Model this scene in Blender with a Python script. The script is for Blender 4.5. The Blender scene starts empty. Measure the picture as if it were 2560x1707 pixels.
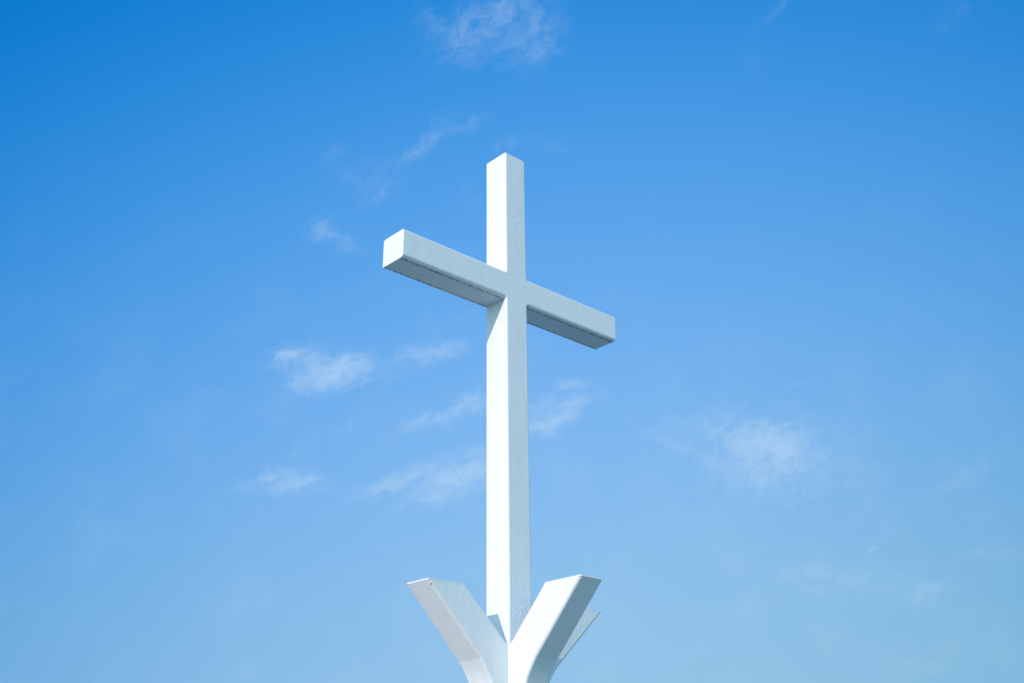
import bpy, bmesh, math, random
from mathutils import Vector, Matrix
R = math.radians
sc = bpy.context.scene
COL = sc.collection

# ---------------------------------------------------------------- camera
W = 0.30                      # width of the square steel section, metres
EYE = 1.5                     # eye height above the ground
PITCH, ROLL, YAW = 0.4182, -0.0101, 0.7486
fw = Vector((math.sin(YAW) * math.cos(PITCH), math.cos(YAW) * math.cos(PITCH), math.sin(PITCH)))
rt = Vector((math.cos(YAW), -math.sin(YAW), 0))
up = rt.cross(fw)
r2 = rt * math.cos(ROLL) + up * math.sin(ROLL)
u2 = -rt * math.sin(ROLL) + up * math.cos(ROLL)
cam_d = bpy.data.cameras.new('camera')
cam = bpy.data.objects.new('camera', cam_d)
COL.objects.link(cam)
cam_d.sensor_width = 36.0
cam_d.lens = 36.0 * 2682.9 / 2560.0
cam_d.clip_end = 20000
m = Matrix((r2, u2, -fw)).transposed().to_4x4()
m.translation = Vector((-23.2425 * W, -25.285 * W, EYE))
cam.matrix_world = m
sc.camera = cam

# ---------------------------------------------------------------- exposure
sc.view_settings.view_transform = 'Standard'
sc.view_settings.look = 'None'
sc.view_settings.exposure = 0.0
sc.view_settings.gamma = 1.0
sc.view_settings.use_curve_mapping = False

# ---------------------------------------------------------------- sun
SUN_EL, SUN_AZ = R(19.2), R(-104.0)
sd = Vector((math.cos(SUN_EL) * math.sin(SUN_AZ), math.cos(SUN_EL) * math.cos(SUN_AZ), math.sin(SUN_EL)))
sun_d = bpy.data.lights.new('sun', 'SUN')
sun_d.energy = 3.05
sun_d.angle = R(0.53)
sun_d.color = (1.0, 0.79, 0.735)
sun = bpy.data.objects.new('sun', sun_d)
COL.objects.link(sun)
sun.rotation_euler = sd.to_track_quat('Z', 'Y').to_euler()
sun.location = (0, 0, 30)

# ---------------------------------------------------------------- sky and its thin clouds
# each cloud: azimuth offset and elevation of its middle, half length, half height, slant (degrees), thickness
CLOUDS = [
    (-5.06, 40.64, 0.66, 0.8, 27, 0.229), (-2.36, 40.39, 1.73, 1.16, 30, 0.354), (-0.43, 41.32, 1.15, 1.05, 53, 0.416), (1.71, 40.8, 1.33, 1.45, 15, 0.354),
    (-0.65, 39.36, 2.92, 1.09, 0, 0.187), (1.41, 39.03, 1.31, 0.76, 15, 0.229), (-3.56, 39.32, 1.45, 1.09, 2, 0.146), (-4.53, 35.05, 1.11, 0.44, 38, 0.349),
    (-2.67, 35.36, 1.16, 0.35, 19, 0.232), (-6.54, 33.37, 1.23, 0.34, 29, 0.232), (-5.12, 33.85, 0.93, 0.38, 37, 0.279), (-9.94, 33.34, 0.67, 0.54, 23, 0.14),
    (-8.06, 32.18, 1.38, 0.67, -6, 0.195), (-7.58, 31.49, 1.33, 0.31, 27, 0.163), (-0.4, 34.28, 0.68, 0.32, 27, 0.232), (2.22, 34.3, 1.27, 0.32, -11, 0.177),
    (-8.43, 32.68, 1.56, 1.12, 22, 0.07), (-10.66, 29.69, 0.47, 0.81, -34, 0.26), (-9.64, 29.09, 1.33, 0.43, -17, 0.391), (-9.51, 22.1, 1.64, 0.86, 16, 0.825),
    (-10.68, 21.39, 1.42, 0.77, 19, 0.388), (-11.64, 22.84, 1.12, 0.53, 13, 0.871), (-6.92, 21.97, 1.14, 0.37, 12, 0.283), (-8.51, 22.68, 1.03, 0.58, 13, 0.437),
    (-4.24, 23.37, 2.01, 0.51, 15, 0.54), (-4.97, 23.03, 1.05, 0.46, 12, 0.3), (-4.17, 19.86, 1.55, 0.58, 15, 0.595), (-2, 20.78, 1.04, 0.42, 8, 0.654),
    (1.53, 20.6, 1.25, 0.42, 11, 0.48), (2.45, 19.94, 1.56, 0.5, 24, 0.549), (3.06, 21.66, 0.88, 0.33, 3, 0.455), (1.2, 19.54, 1.24, 0.45, 7, 0.446),
    (2.99, 20.77, 1.25, 0.29, 13, 0.39), (-6, 16.56, 2, 0.4, 26, 0.476), (-3.6, 16.71, 2.42, 0.97, 13, 0.437), (-2.19, 17.03, 1.42, 0.53, 15, 0.556),
    (-3.98, 15.66, 1.8, 0.44, 9, 0.389), (-1.99, 18.19, 1.02, 0.49, 10, 0.345), (-12.19, 16.52, 1.15, 0.38, 18, 0.642), (-10.53, 16.3, 1.07, 0.47, 13, 0.57),
    (-11.66, 15.83, 1.53, 0.27, 8, 0.311), (12.4, 17.98, 1.94, 1.06, -14, 0.659), (13.32, 17.49, 4.02, 1.91, -5, 0.274), (8.64, 17.85, 1.7, 0.28, -30, 0.286),
    (11.93, 16.17, 2.5, 0.86, 1, 0.269), (9.45, 19.16, 3.2, 1.6, -4, 0.118), (12.95, 14.96, 2.07, 1.13, -5, 0.118), (16.94, 12.18, 0.52, 0.17, 25, 0.292),
    (14.88, 10.82, 0.88, 1.38, 65, 0.227), (12.92, 11.14, 1.46, 1.1, -4, 0.162), (16.92, 10.76, 2.09, 1.05, -5, 0.194), (18.96, 9.83, 1.2, 0.58, 6, 0.34),
    (21.71, 15.32, 1.71, 0.47, 27, 0.259), (18.64, 6.55, 1.18, 0.47, 10, 0.292), (21.89, 11.36, 1.33, 0.67, 5, 0.178), (15.77, 39.58, 1.05, 0.27, 30, 0.273),
    (25.27, 37.28, 1.17, 0.67, 3, 0.104), (14.19, 37.48, 0.89, 0.67, 9, 0.065), (-10.83, 17.88, 0.67, 0.39, 24, 0.221), (-9.13, 19.22, 0.68, 0.18, 28, 0.182),
    (-8.35, 19.63, 1.22, 0.41, 23, 0.104), (-2.67, 25.21, 1.29, 0.34, 14, 0.13), (-2.29, 31.57, 0.9, 0.68, 19, 0.117), (14.39, 20.89, 0.79, 0.16, 17, 0.195),
]

world = bpy.data.worlds.new("World")
sc.world = world
world.use_nodes = True
nt = world.node_tree
N, L = nt.nodes, nt.links
bg = N['Background']

def mth(op, a, b=None, c=None, clamp=False):
    n = N.new('ShaderNodeMath'); n.operation = op; n.use_clamp = clamp
    for i, v in enumerate((a, b, c)):
        if v is None: continue
        if isinstance(v, (int, float)): n.inputs[i].default_value = v
        else: L.new(v, n.inputs[i])
    return n.outputs[0]

def vec(op, a, b=None, out=0):
    n = N.new('ShaderNodeVectorMath'); n.operation = op
    for i, v in enumerate((a, b)):
        if v is None: continue
        if isinstance(v, (tuple, Vector)): n.inputs[i].default_value = v
        else: L.new(v, n.inputs[i])
    return n.outputs[out]

def maprange(v, a, b, smooth=True, lo=0.0, hi=1.0):
    n = N.new('ShaderNodeMapRange')
    n.interpolation_type = 'SMOOTHSTEP' if smooth else 'LINEAR'
    L.new(v, n.inputs[0])
    for i, x in zip((1, 2, 3, 4), (a, b, lo, hi)): n.inputs[i].default_value = x
    return n.outputs[0]

sky = N.new('ShaderNodeTexSky')
sky.sky_type = 'NISHITA'
sky.sun_disc = False
sky.sun_elevation = SUN_EL
sky.sun_rotation = SUN_AZ
direction = N.new('ShaderNodeTexCoord').outputs['Generated']
sep = N.new('ShaderNodeSeparateXYZ'); L.new(direction, sep.inputs[0])
# clear deep blue air: sky gradient plus lens edge darkening, put into its colour
az0, el0 = R(45), R(10)
patch = Vector((math.cos(el0) * math.sin(az0), math.cos(el0) * math.cos(az0), math.sin(el0)))
d2 = mth('SUBTRACT', 1.0, vec('DOT_PRODUCT', direction, patch, out=1))
dlim = mth('MINIMUM', d2, 0.36)
skc = N.new('ShaderNodeSeparateColor'); L.new(sky.outputs[0], skc.inputs[0])
deep = N.new('ShaderNodeCombineColor')
low = maprange(sep.outputs[2], 0.34, 0.08)          # paler air near the horizon
for i, (a, b, c, d) in enumerate(((.5538, -.0236, -.0483, -1.0647), (.752, .018, -.0262, -.711), (.8571, -.167, -.0801, -.5672))):
    lg = mth('LOGARITHM', mth('MAXIMUM', mth('MULTIPLY', skc.outputs[i], 0.1), 0.02), math.e)
    v = mth('ADD', mth('MULTIPLY_ADD', mth('MULTIPLY_ADD', lg, c, b), lg, a), mth('MULTIPLY', dlim, d))
    v = mth('MAXIMUM', mth('MULTIPLY_ADD', low, (0.0, 0.005, -0.014)[i], v), 0.06)
    L.new(mth('MULTIPLY', mth('MULTIPLY', v, v), 10.0), deep.inputs[i])
# elsewhere: unseen sky, boosted as added fill light and capped round the sun
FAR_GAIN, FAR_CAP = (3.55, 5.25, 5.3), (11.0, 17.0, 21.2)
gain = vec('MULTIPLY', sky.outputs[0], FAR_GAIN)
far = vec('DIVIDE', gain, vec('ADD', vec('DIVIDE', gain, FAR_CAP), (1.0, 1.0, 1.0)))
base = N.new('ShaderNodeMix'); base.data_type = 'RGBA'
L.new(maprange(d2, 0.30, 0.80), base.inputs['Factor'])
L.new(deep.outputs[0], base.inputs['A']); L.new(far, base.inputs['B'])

# cloud veil, laid out by compass bearing and height in the sky
az = mth('MULTIPLY', mth('SUBTRACT', mth('MULTIPLY', mth('ARCTAN2', sep.outputs[0], sep.outputs[1]), 180 / math.pi), 43.0), math.cos(R(24)))
el = mth('MULTIPLY', mth('ARCSINE', sep.outputs[2]), 180 / math.pi)
pos = N.new('ShaderNodeCombineXYZ'); L.new(az, pos.inputs[0]); L.new(el, pos.inputs[1])

def noise(v, scale, detail, rough, dist=0.0, out='Fac'):
    n = N.new('ShaderNodeTexNoise'); n.noise_dimensions = '3D'
    L.new(v, n.inputs['Vector'])
    n.inputs['Scale'].default_value = scale; n.inputs['Detail'].default_value = detail
    n.inputs['Roughness'].default_value = rough; n.inputs['Distortion'].default_value = dist
    return n.outputs[out]

warp = vec('SUBTRACT', noise(pos.outputs[0], 0.9, 4, 0.6, out='Color'), (.5, .5, .5))
wpos = vec('ADD', pos.outputs[0], vec('MULTIPLY', warp, (1.5, 1.1, 0)))
total = None
for x, y, a, b, rot, amt in CLOUDS:
    mp = N.new('ShaderNodeMapping'); mp.vector_type = 'TEXTURE'
    L.new(wpos, mp.inputs['Vector'])
    mp.inputs['Location'].default_value = (x, y, 0)
    mp.inputs['Rotation'].default_value = (0, 0, R(rot))
    mp.inputs['Scale'].default_value = (a, b, 1)
    e = mth('EXPONENT', mth('MULTIPLY', vec('DOT_PRODUCT', mp.outputs[0], mp.outputs[0], out=1), -0.9))
    total = mth('MULTIPLY', e, amt) if total is None else mth('MULTIPLY_ADD', e, amt, total)
mp = N.new('ShaderNodeMapping'); mp.vector_type = 'TEXTURE'
L.new(wpos, mp.inputs['Vector'])
mp.inputs['Rotation'].default_value = (0, 0, R(30)); mp.inputs['Scale'].default_value = (1.35, 0.85, 1)
wisps = noise(mp.outputs[0], 1.15, 9, 0.60, 0.5)
soft = noise(wpos, 0.33, 3, 0.5)
fine = noise(mp.outputs[0], 2.6, 8, 0.66, 1.1)
shape = maprange(mth('MULTIPLY_ADD', total, 0.30, mth('MULTIPLY_ADD', mth('SUBTRACT', fine, 0.5), 0.32, wisps)), 0.34, 0.86)
body = mth('SUBTRACT', 1.0, mth('EXPONENT', mth('MULTIPLY', total, -1.0)))
veil = mth('MULTIPLY', mth('MULTIPLY', body, shape), 0.54)
haze = mth('MULTIPLY', mth('MULTIPLY', maprange(soft, 0.45, 0.75), maprange(el, 35, 12)), 0.05)
alpha = mth('ADD', veil, haze, clamp=True)
withcloud = N.new('ShaderNodeMix'); withcloud.data_type = 'RGBA'
L.new(alpha, withcloud.inputs['Factor'])
L.new(base.outputs['Result'], withcloud.inputs['A'])
withcloud.inputs['B'].default_value = (7.1, 8.5, 9.5, 1)
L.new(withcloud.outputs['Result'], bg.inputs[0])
bg.inputs[1].default_value = 0.1
world.cycles.sampling_method = 'MANUAL'
world.cycles.sample_map_resolution = 1024

# ---------------------------------------------------------------- materials
def new_mat(name):
    mat = bpy.data.materials.new(name); mat.use_nodes = True
    return mat, mat.node_tree.nodes, mat.node_tree.links

def paint_mat(name, streak=(38, 38, 2.6), wrinkle=1.0):
    """Hand-brushed white paint on steel: brush lines along the member, a few blistered patches, dark pinholes."""
    mat, n, l = new_mat(name)
    p = n['Principled BSDF']
    p.inputs['Roughness'].default_value = 0.42
    p.inputs['Specular IOR Level'].default_value = 0.35
    tc = n.new('ShaderNodeTexCoord').outputs['Object']
    def mp(s):
        q = n.new('ShaderNodeMapping'); q.inputs['Scale'].default_value = s; l.new(tc, q.inputs[0]); return q.outputs[0]
    def ns(v, s, d, r, dist=0):
        q = n.new('ShaderNodeTexNoise'); l.new(v, q.inputs['Vector'])
        q.inputs['Scale'].default_value = s; q.inputs['Detail'].default_value = d
        q.inputs['Roughness'].default_value = r; q.inputs['Distortion'].default_value = dist
        return q.outputs['Fac']
    def mm(op, a, b):
        q = n.new('ShaderNodeMath'); q.operation = op
        for i, v in enumerate((a, b)):
            if isinstance(v, (int, float)): q.inputs[i].default_value = v
            else: l.new(v, q.inputs[i])
        return q.outputs[0]
    def mr(v, a, b):
        q = n.new('ShaderNodeMapRange'); q.interpolation_type = 'SMOOTHSTEP'; l.new(v, q.inputs[0])
        q.inputs[1].default_value = a; q.inputs[2].default_value = b; return q.outputs[0]
    brush = ns(mp(streak), 1.0, 4, 0.6)
    patchy = mr(ns(tc, 2.6, 3, 0.6), 0.50, 0.68)
    crinkle = ns(tc, 13, 2, 0.55, 1.6)
    ridge = mm('POWER', mm('SUBTRACT', 1.0, mm('MINIMUM', mm('MULTIPLY', mm('ABSOLUTE', mm('SUBTRACT', crinkle, 0.5), 0), 6.0), 1.0)), 2.0)
    ridge = mm('MAXIMUM', ridge, 0.0)
    dents = ns(tc, 9, 2, 0.5)
    h = mm('ADD', mm('MULTIPLY', brush, 0.55), mm('MULTIPLY', mm('MULTIPLY', ridge, patchy), 0.55 * wrinkle))
    h = mm('ADD', h, mm('MULTIPLY', dents, 0.35))
    bmp = n.new('ShaderNodeBump'); bmp.inputs['Strength'].default_value = 0.8; bmp.inputs['Distance'].default_value = 0.0045
    l.new(h, bmp.inputs['Height']); l.new(bmp.outputs[0], p.inputs['Normal'])
    vor = n.new('ShaderNodeTexVoronoi'); l.new(tc, vor.inputs['Vector']); vor.inputs['Scale'].default_value = 5.5
    size = n.new('ShaderNodeTexWhiteNoise'); l.new(vor.outputs['Position'], size.inputs['Vector'])
    pin = mm('LESS_THAN', vor.outputs['Distance'], mm('MULTIPLY', mm('MAXIMUM', mm('SUBTRACT', size.outputs['Value'], 0.62), 0), 0.11))
    tint = mr(ns(mp((9, 9, 1.5)), 1.0, 4, 0.6), 0.3, 0.75)
    c1 = n.new('ShaderNodeMix'); c1.data_type = 'RGBA'; l.new(tint, c1.inputs['Factor'])
    c1.inputs['A'].default_value = (0.755, 0.82, 0.845, 1); c1.inputs['B'].default_value = (0.80, 0.86, 0.88, 1)
    c2 = n.new('ShaderNodeMix'); c2.data_type = 'RGBA'; l.new(mm('MULTIPLY', pin, 0.7), c2.inputs['Factor'])
    l.new(c1.outputs['Result'], c2.inputs['A']); c2.inputs['B'].default_value = (0.16, 0.13, 0.13, 1)
    l.new(c2.outputs['Result'], p.inputs['Base Color'])
    return mat

PAINT = paint_mat('white_paint_upright')
PAINT_ARM = paint_mat('white_paint_arm', (14, 30, 40), 0.7)
PAINT_FLARE = paint_mat('white_paint_flare', (30, 30, 9), 0.6)

RUST, n, l = new_mat('rust')
p = n['Principled BSDF']; p.inputs['Roughness'].default_value = 0.9
q = n.new('ShaderNodeTexNoise'); q.inputs['Scale'].default_value = 60
cr = n.new('ShaderNodeValToRGB'); l.new(q.outputs['Fac'], cr.inputs[0])
cr.color_ramp.elements[0].color = (0.065, 0.05, 0.055, 1); cr.color_ramp.elements[1].color = (0.19, 0.12, 0.11, 1)
l.new(cr.outputs[0], p.inputs['Base Color'])

GROUND, n, l = new_mat('pale_paving')
p = n['Principled BSDF']; p.inputs['Roughness'].default_value = 0.9
tc = n.new('ShaderNodeTexCoord').outputs['Object']
q = n.new('ShaderNodeTexNoise'); l.new(tc, q.inputs['Vector']); q.inputs['Scale'].default_value = 1.3; q.inputs['Detail'].default_value = 8
cr = n.new('ShaderNodeValToRGB'); l.new(q.outputs['Fac'], cr.inputs[0])
cr.color_ramp.elements[0].color = (0.115, 0.175, 0.19, 1); cr.color_ramp.elements[1].color = (0.20, 0.285, 0.30, 1)
l.new(cr.outputs[0], p.inputs['Base Color'])

# ---------------------------------------------------------------- helpers
def link(name, bm, mat, parent=None):
    bmesh.ops.recalc_face_normals(bm, faces=bm.faces[:])
    for f in bm.faces: f.smooth = True
    for e in bm.edges:
        if len(e.link_faces) == 2 and e.calc_face_angle(0) > R(34): e.smooth = False
    me = bpy.data.meshes.new(name); bm.to_mesh(me); bm.free()
    me.materials.append(mat)
    o = bpy.data.objects.new(name, me); COL.objects.link(o)
    if parent: o.parent = parent
    wn = o.modifiers.new('weighted normals', 'WEIGHTED_NORMAL'); wn.keep_sharp = True
    return o

def rounded(a0, a1, b0, b1, radii, seg=6):
    """Rounded rectangle in (a, b); radii for the corners (a0,b0) (a1,b0) (a1,b1) (a0,b1)."""
    pts = []
    for (ca, cb, sa, sb, t0), r in zip(((a0, b0, 1, 1, 180), (a1, b0, -1, 1, 270), (a1, b1, -1, -1, 0), (a0, b1, 1, -1, 90)), radii):
        for k in range(seg + 1):
            t = R(t0 + 90 * k / seg)
            pts.append((ca + sa * r + r * math.cos(t), cb + sb * r + r * math.sin(t)))
    return pts

def loft(bm, rings, cap0=False, cap1=False):
    vs = [[bm.verts.new(Vector(p) * 1.0) for p in ring] for ring in rings]
    for a, b in zip(vs, vs[1:]):
        for i in range(len(a)):
            j = (i + 1) % len(a)
            bm.faces.new((a[i], a[j], b[j], b[i]))
    if cap0: bm.faces.new(vs[0])
    if cap1: bm.faces.new(vs[-1][::-1])

CZ = 5.4886                     # camera height in section widths, the origin of the heights below
def Z(z): return EYE + (z - CZ) * W
DEP, HGT = 1.0846, 1.0483       # section depth and arm height
ZT, ZA = 28.6214, 23.5308       # top of the upright, top of the arms
ARM_L, ARM_R = 4.6233, 5.7821 - 1.0

# ---------------------------------------------------------------- ground
bm = bmesh.new()
g = [bm.verts.new((x, y, 0)) for x, y in ((-3000, -3000), (3000, -3000), (3000, 3000), (-3000, 3000))]
bm.faces.new(g)
ground = link('ground', bm, GROUND)
ground['kind'] = 'structure'

# ---------------------------------------------------------------- the cross
cross = bpy.data.objects.new('cross', None)
COL.objects.link(cross)
cross['label'] = 'tall white painted steel cross rising from four outward flaring brackets against blue sky'
cross['category'] = 'cross'
cross.empty_display_size = 0.5

WID = 1.02                      # the upright, measured over its paint
CT = 0.035                      # thickness of the end plates
# upright: square tube with rounded corners, left square where the arms meet it flush
bm = bmesh.new()
zb = ZA - HGT
for z0, z1, r in ((CZ - EYE / W, zb, 0.07), (zb, ZA, 0.0012), (ZA, ZT - CT, 0.07)):
    ring = rounded(0, WID, 0, DEP + 0.03, (r,) * 4)
    loft(bm, [[(x * W, y * W, Z(z)) for x, y in ring] for z in (z0, z1)])
upright = link('upright', bm, PAINT, cross)
bm = bmesh.new()
ring = rounded(0, WID, 0, DEP + 0.03, (0.07,) * 4)
ring2 = rounded(0.012, WID - 0.012, 0.012, DEP + 0.018, (0.065,) * 4)
loft(bm, [[(x * W, y * W, Z(ZT - CT + 0.002)) for x, y in ring], [(x * W, y * W, Z(ZT - 0.012)) for x, y in ring],
          [(x * W, y * W, Z(ZT)) for x, y in ring2]], True, True)
link('end_cap', bm, PAINT, upright)

def seam_bm(x0, x1, yc, wid, seed):
    """A weld line with broken flakes of rust: one ribbon whose width swells and pinches off."""
    rnd = random.Random(seed)
    bm = bmesh.new()
    prev = None
    x, rust, left = x0 + 0.05, True, 0.1
    while x < x1 - 0.03:
        if left <= 0:
            rust = not rust
            left = rnd.choice((0.05, 0.08, 0.12, 0.22)) if rust else rnd.choice((0.02, 0.03, 0.05, 0.05, 0.12))
        h = wid * rnd.uniform(0.35, 1.8) if rust else 0.001
        y = yc + (rnd.uniform(-0.012, 0.012) if rust else 0)
        zt, zl = Z(zb - 0.005), Z(zb - 0.014)
        row = [bm.verts.new((x * W, (y + a * h) * W, z)) for a, z in ((-0.6, zt), (-0.5, zl), (0.5, zl), (0.6, zt))]
        if prev:
            for k in range(3): bm.faces.new((prev[k], prev[k + 1], row[k + 1], row[k]))
        prev = row
        d = rnd.uniform(0.015, 0.035)
        x += d; left -= d
    return bm

def arm(x0, x1, outer, seed, wid):
    bm = bmesh.new()
    # (y, z) section: front-bottom softly rounded, front-top tight
    ring = rounded(0, DEP + 0.04, zb - 0.008, ZA, (0.125, 0.035, 0.11, 0.085), 8)
    s = -1 if outer == x0 else 1
    plate = outer - s * CT
    a, b = (plate, x1) if s < 0 else (x0, plate)
    loft(bm, [[(x * W, y * W, Z(z)) for y, z in ring] for x in (a, b)])
    o = link('arm', bm, PAINT_ARM, cross)
    bm = bmesh.new()
    ring2 = rounded(0.008, DEP + 0.032, zb, ZA - 0.008, (0.12, 0.03, 0.105, 0.08), 8)
    loft(bm, [[(plate * W + s * 0.0006, y * W, Z(z)) for y, z in ring], [((outer - s * 0.008) * W, y * W, Z(z)) for y, z in ring],
              [(outer * W, y * W, Z(z)) for y, z in ring2]], True, True)
    link('end_cap', bm, PAINT_ARM, o)
    link('rusted_seam', seam_bm(x0, x1, 0.168, wid, seed), RUST, o)
    link('rusted_seam', seam_bm(x0, x1, DEP - 0.035, 0.026, seed + 1), RUST, o)
    return o
arm(-ARM_L, 0.0, -ARM_L, 4, 0.036)
arm(WID, 1.0 + ARM_R, 1.0 + ARM_R, 9, 0.034)

# flaring brackets: a steel box that climbs the upright, bends and leans out at 45 degrees
LOWER = [(1.03, 4.345), (0.95, 4.235), (0.87, 4.12), (0.79, 3.99), (0.72, 3.86), (0.66, 3.73),
         (0.605, 3.57), (0.56, 3.38), (0.52, 3.15), (0.49, 2.85), (0.47, 2.5), (0.46, 2.0), (0.46, -EYE / W)]
def bracket(half, place, tip=(3.17, 6.585), kink=(1.12, 4.46), low=0.0, inner=1.66, r0=0.10, r1=0.03, spots=()):
    """half: half the width across; place maps (outward, across, height) to a point."""
    OUTER = [tip, ((tip[0] + kink[0]) / 2, (tip[1] + kink[1]) / 2), kink] + [(o + low * max(0, min(1, (z - 2.8) / 1.5)), z) for o, z in LOWER]
    INNER = [(0.0, -EYE / W), (0.0, 4.93), (inner, tip[1])]
    bm = bmesh.new()
    nrm = []
    for i, pnt in enumerate(OUTER):
        a = Vector(OUTER[max(i - 1, 0)]); b = Vector(OUTER[min(i + 1, len(OUTER) - 1)])
        t = (b - a).normalized(); nrm.append(Vector((t.y, -t.x)))     # points inward (towards the upright)
        if nrm[-1].x > 0: nrm[-1] = -nrm[-1]
    # keep the cut end level
    def at(i, d):
        if i == 0: return Vector(OUTER[0]) + Vector((-d * 1.414, 0))
        if i == len(OUTER) - 1: return Vector(OUTER[i]) + Vector((-d, 0))
        return Vector(OUTER[i]) + nrm[i] * d
    seg = 5
    rows = []
    for i in range(len(OUTER)):
        row = []
        for k in range(seg + 1):
            t = R(90 * k / seg); q = at(i, r0 * (1 - math.sin(t)))
            row.append(bm.verts.new(place(q.x, -half + r0 * (1 - math.cos(t)), q.y)))
        for k in range(seg + 1):
            t = R(90 - 90 * k / seg); q = at(i, r1 * (1 - math.sin(t)))
            row.append(bm.verts.new(place(q.x, half - r1 * (1 - math.cos(t)), q.y)))
        rows.append(row)
    for a, b in zip(rows, rows[1:]):
        for k in range(len(a) - 1): bm.faces.new((a[k], a[k + 1], b[k + 1], b[k]))
    for e in bm.edges:                                  # the weld at the bend is a crisp line
        if e.verts[0] in rows[2] and e.verts[1] in rows[2]: e.smooth = False
    ins = []
    for sgn, idx in ((-1, 0), (1, -1)):
        iv = [bm.verts.new(place(o, sgn * half, z)) for o, z in INNER]
        ins.append(iv)
        bm.faces.new([r[idx] for r in rows] + iv)
    bm.faces.new((ins[0][1], ins[0][2], ins[1][2], ins[1][1]))
    bm.faces.new(rows[0] + [ins[1][2], ins[0][2]])
    o = link('flared_bracket', bm, PAINT_FLARE, cross)
    bm = bmesh.new()
    a0, a1, h = INNER[2][0], tip[0] + 0.006, half + 0.002
    ring = [(a0, -h), (a1 - 0.07, -h), (a1 - 0.02, -h + 0.02), (a1, -h + 0.07), (a1, h - 0.015), (a1 - 0.015, h), (a0, h)]
    loft(bm, [[place(a, b, z) for a, b in ring] for z in (tip[1] + 0.003, tip[1] + 0.04)], True, True)
    link('end_cap', bm, PAINT_FLARE, o)
    if spots:
        rnd = random.Random(3)
        bm = bmesh.new()
        for o1, a1, z1, r in spots:                     # a chip where the paint has lifted at the corner
            q = bmesh.ops.create_icosphere(bm, subdivisions=2, radius=r * W)['verts']
            for v in q: v.co = v.co * rnd.uniform(0.7, 1.15) + place(o1, a1, z1)
        link('rust_spot', bm, RUST, o)
    return o
INSET = 0.06
zr = lambda z: EYE + z * W
hx, hy = 0.5 - 0.02, DEP / 2 - INSET
bracket(hy + 0.04, lambda o, a, z: Vector((-o * W, (DEP / 2 + 0.04 + a) * W, zr(z))), (3.21, 6.575), inner=1.80,
        spots=((3.055, -hy - 0.04 + 0.05, 6.47, 0.030),))
bracket(hy, lambda o, a, z: Vector(((1 + o) * W, (DEP / 2 + a) * W, zr(z))), (3.37, 6.43), (1.22, 4.46), 0.09)
bracket(hx, lambda o, a, z: Vector(((0.5 + a) * W, -o * W, zr(z))), (3.14, 6.60), inner=1.62)
bracket(hx - 0.03, lambda o, a, z: Vector(((0.5 + a) * W, (DEP + o) * W, zr(z))), (3.13, 6.37))
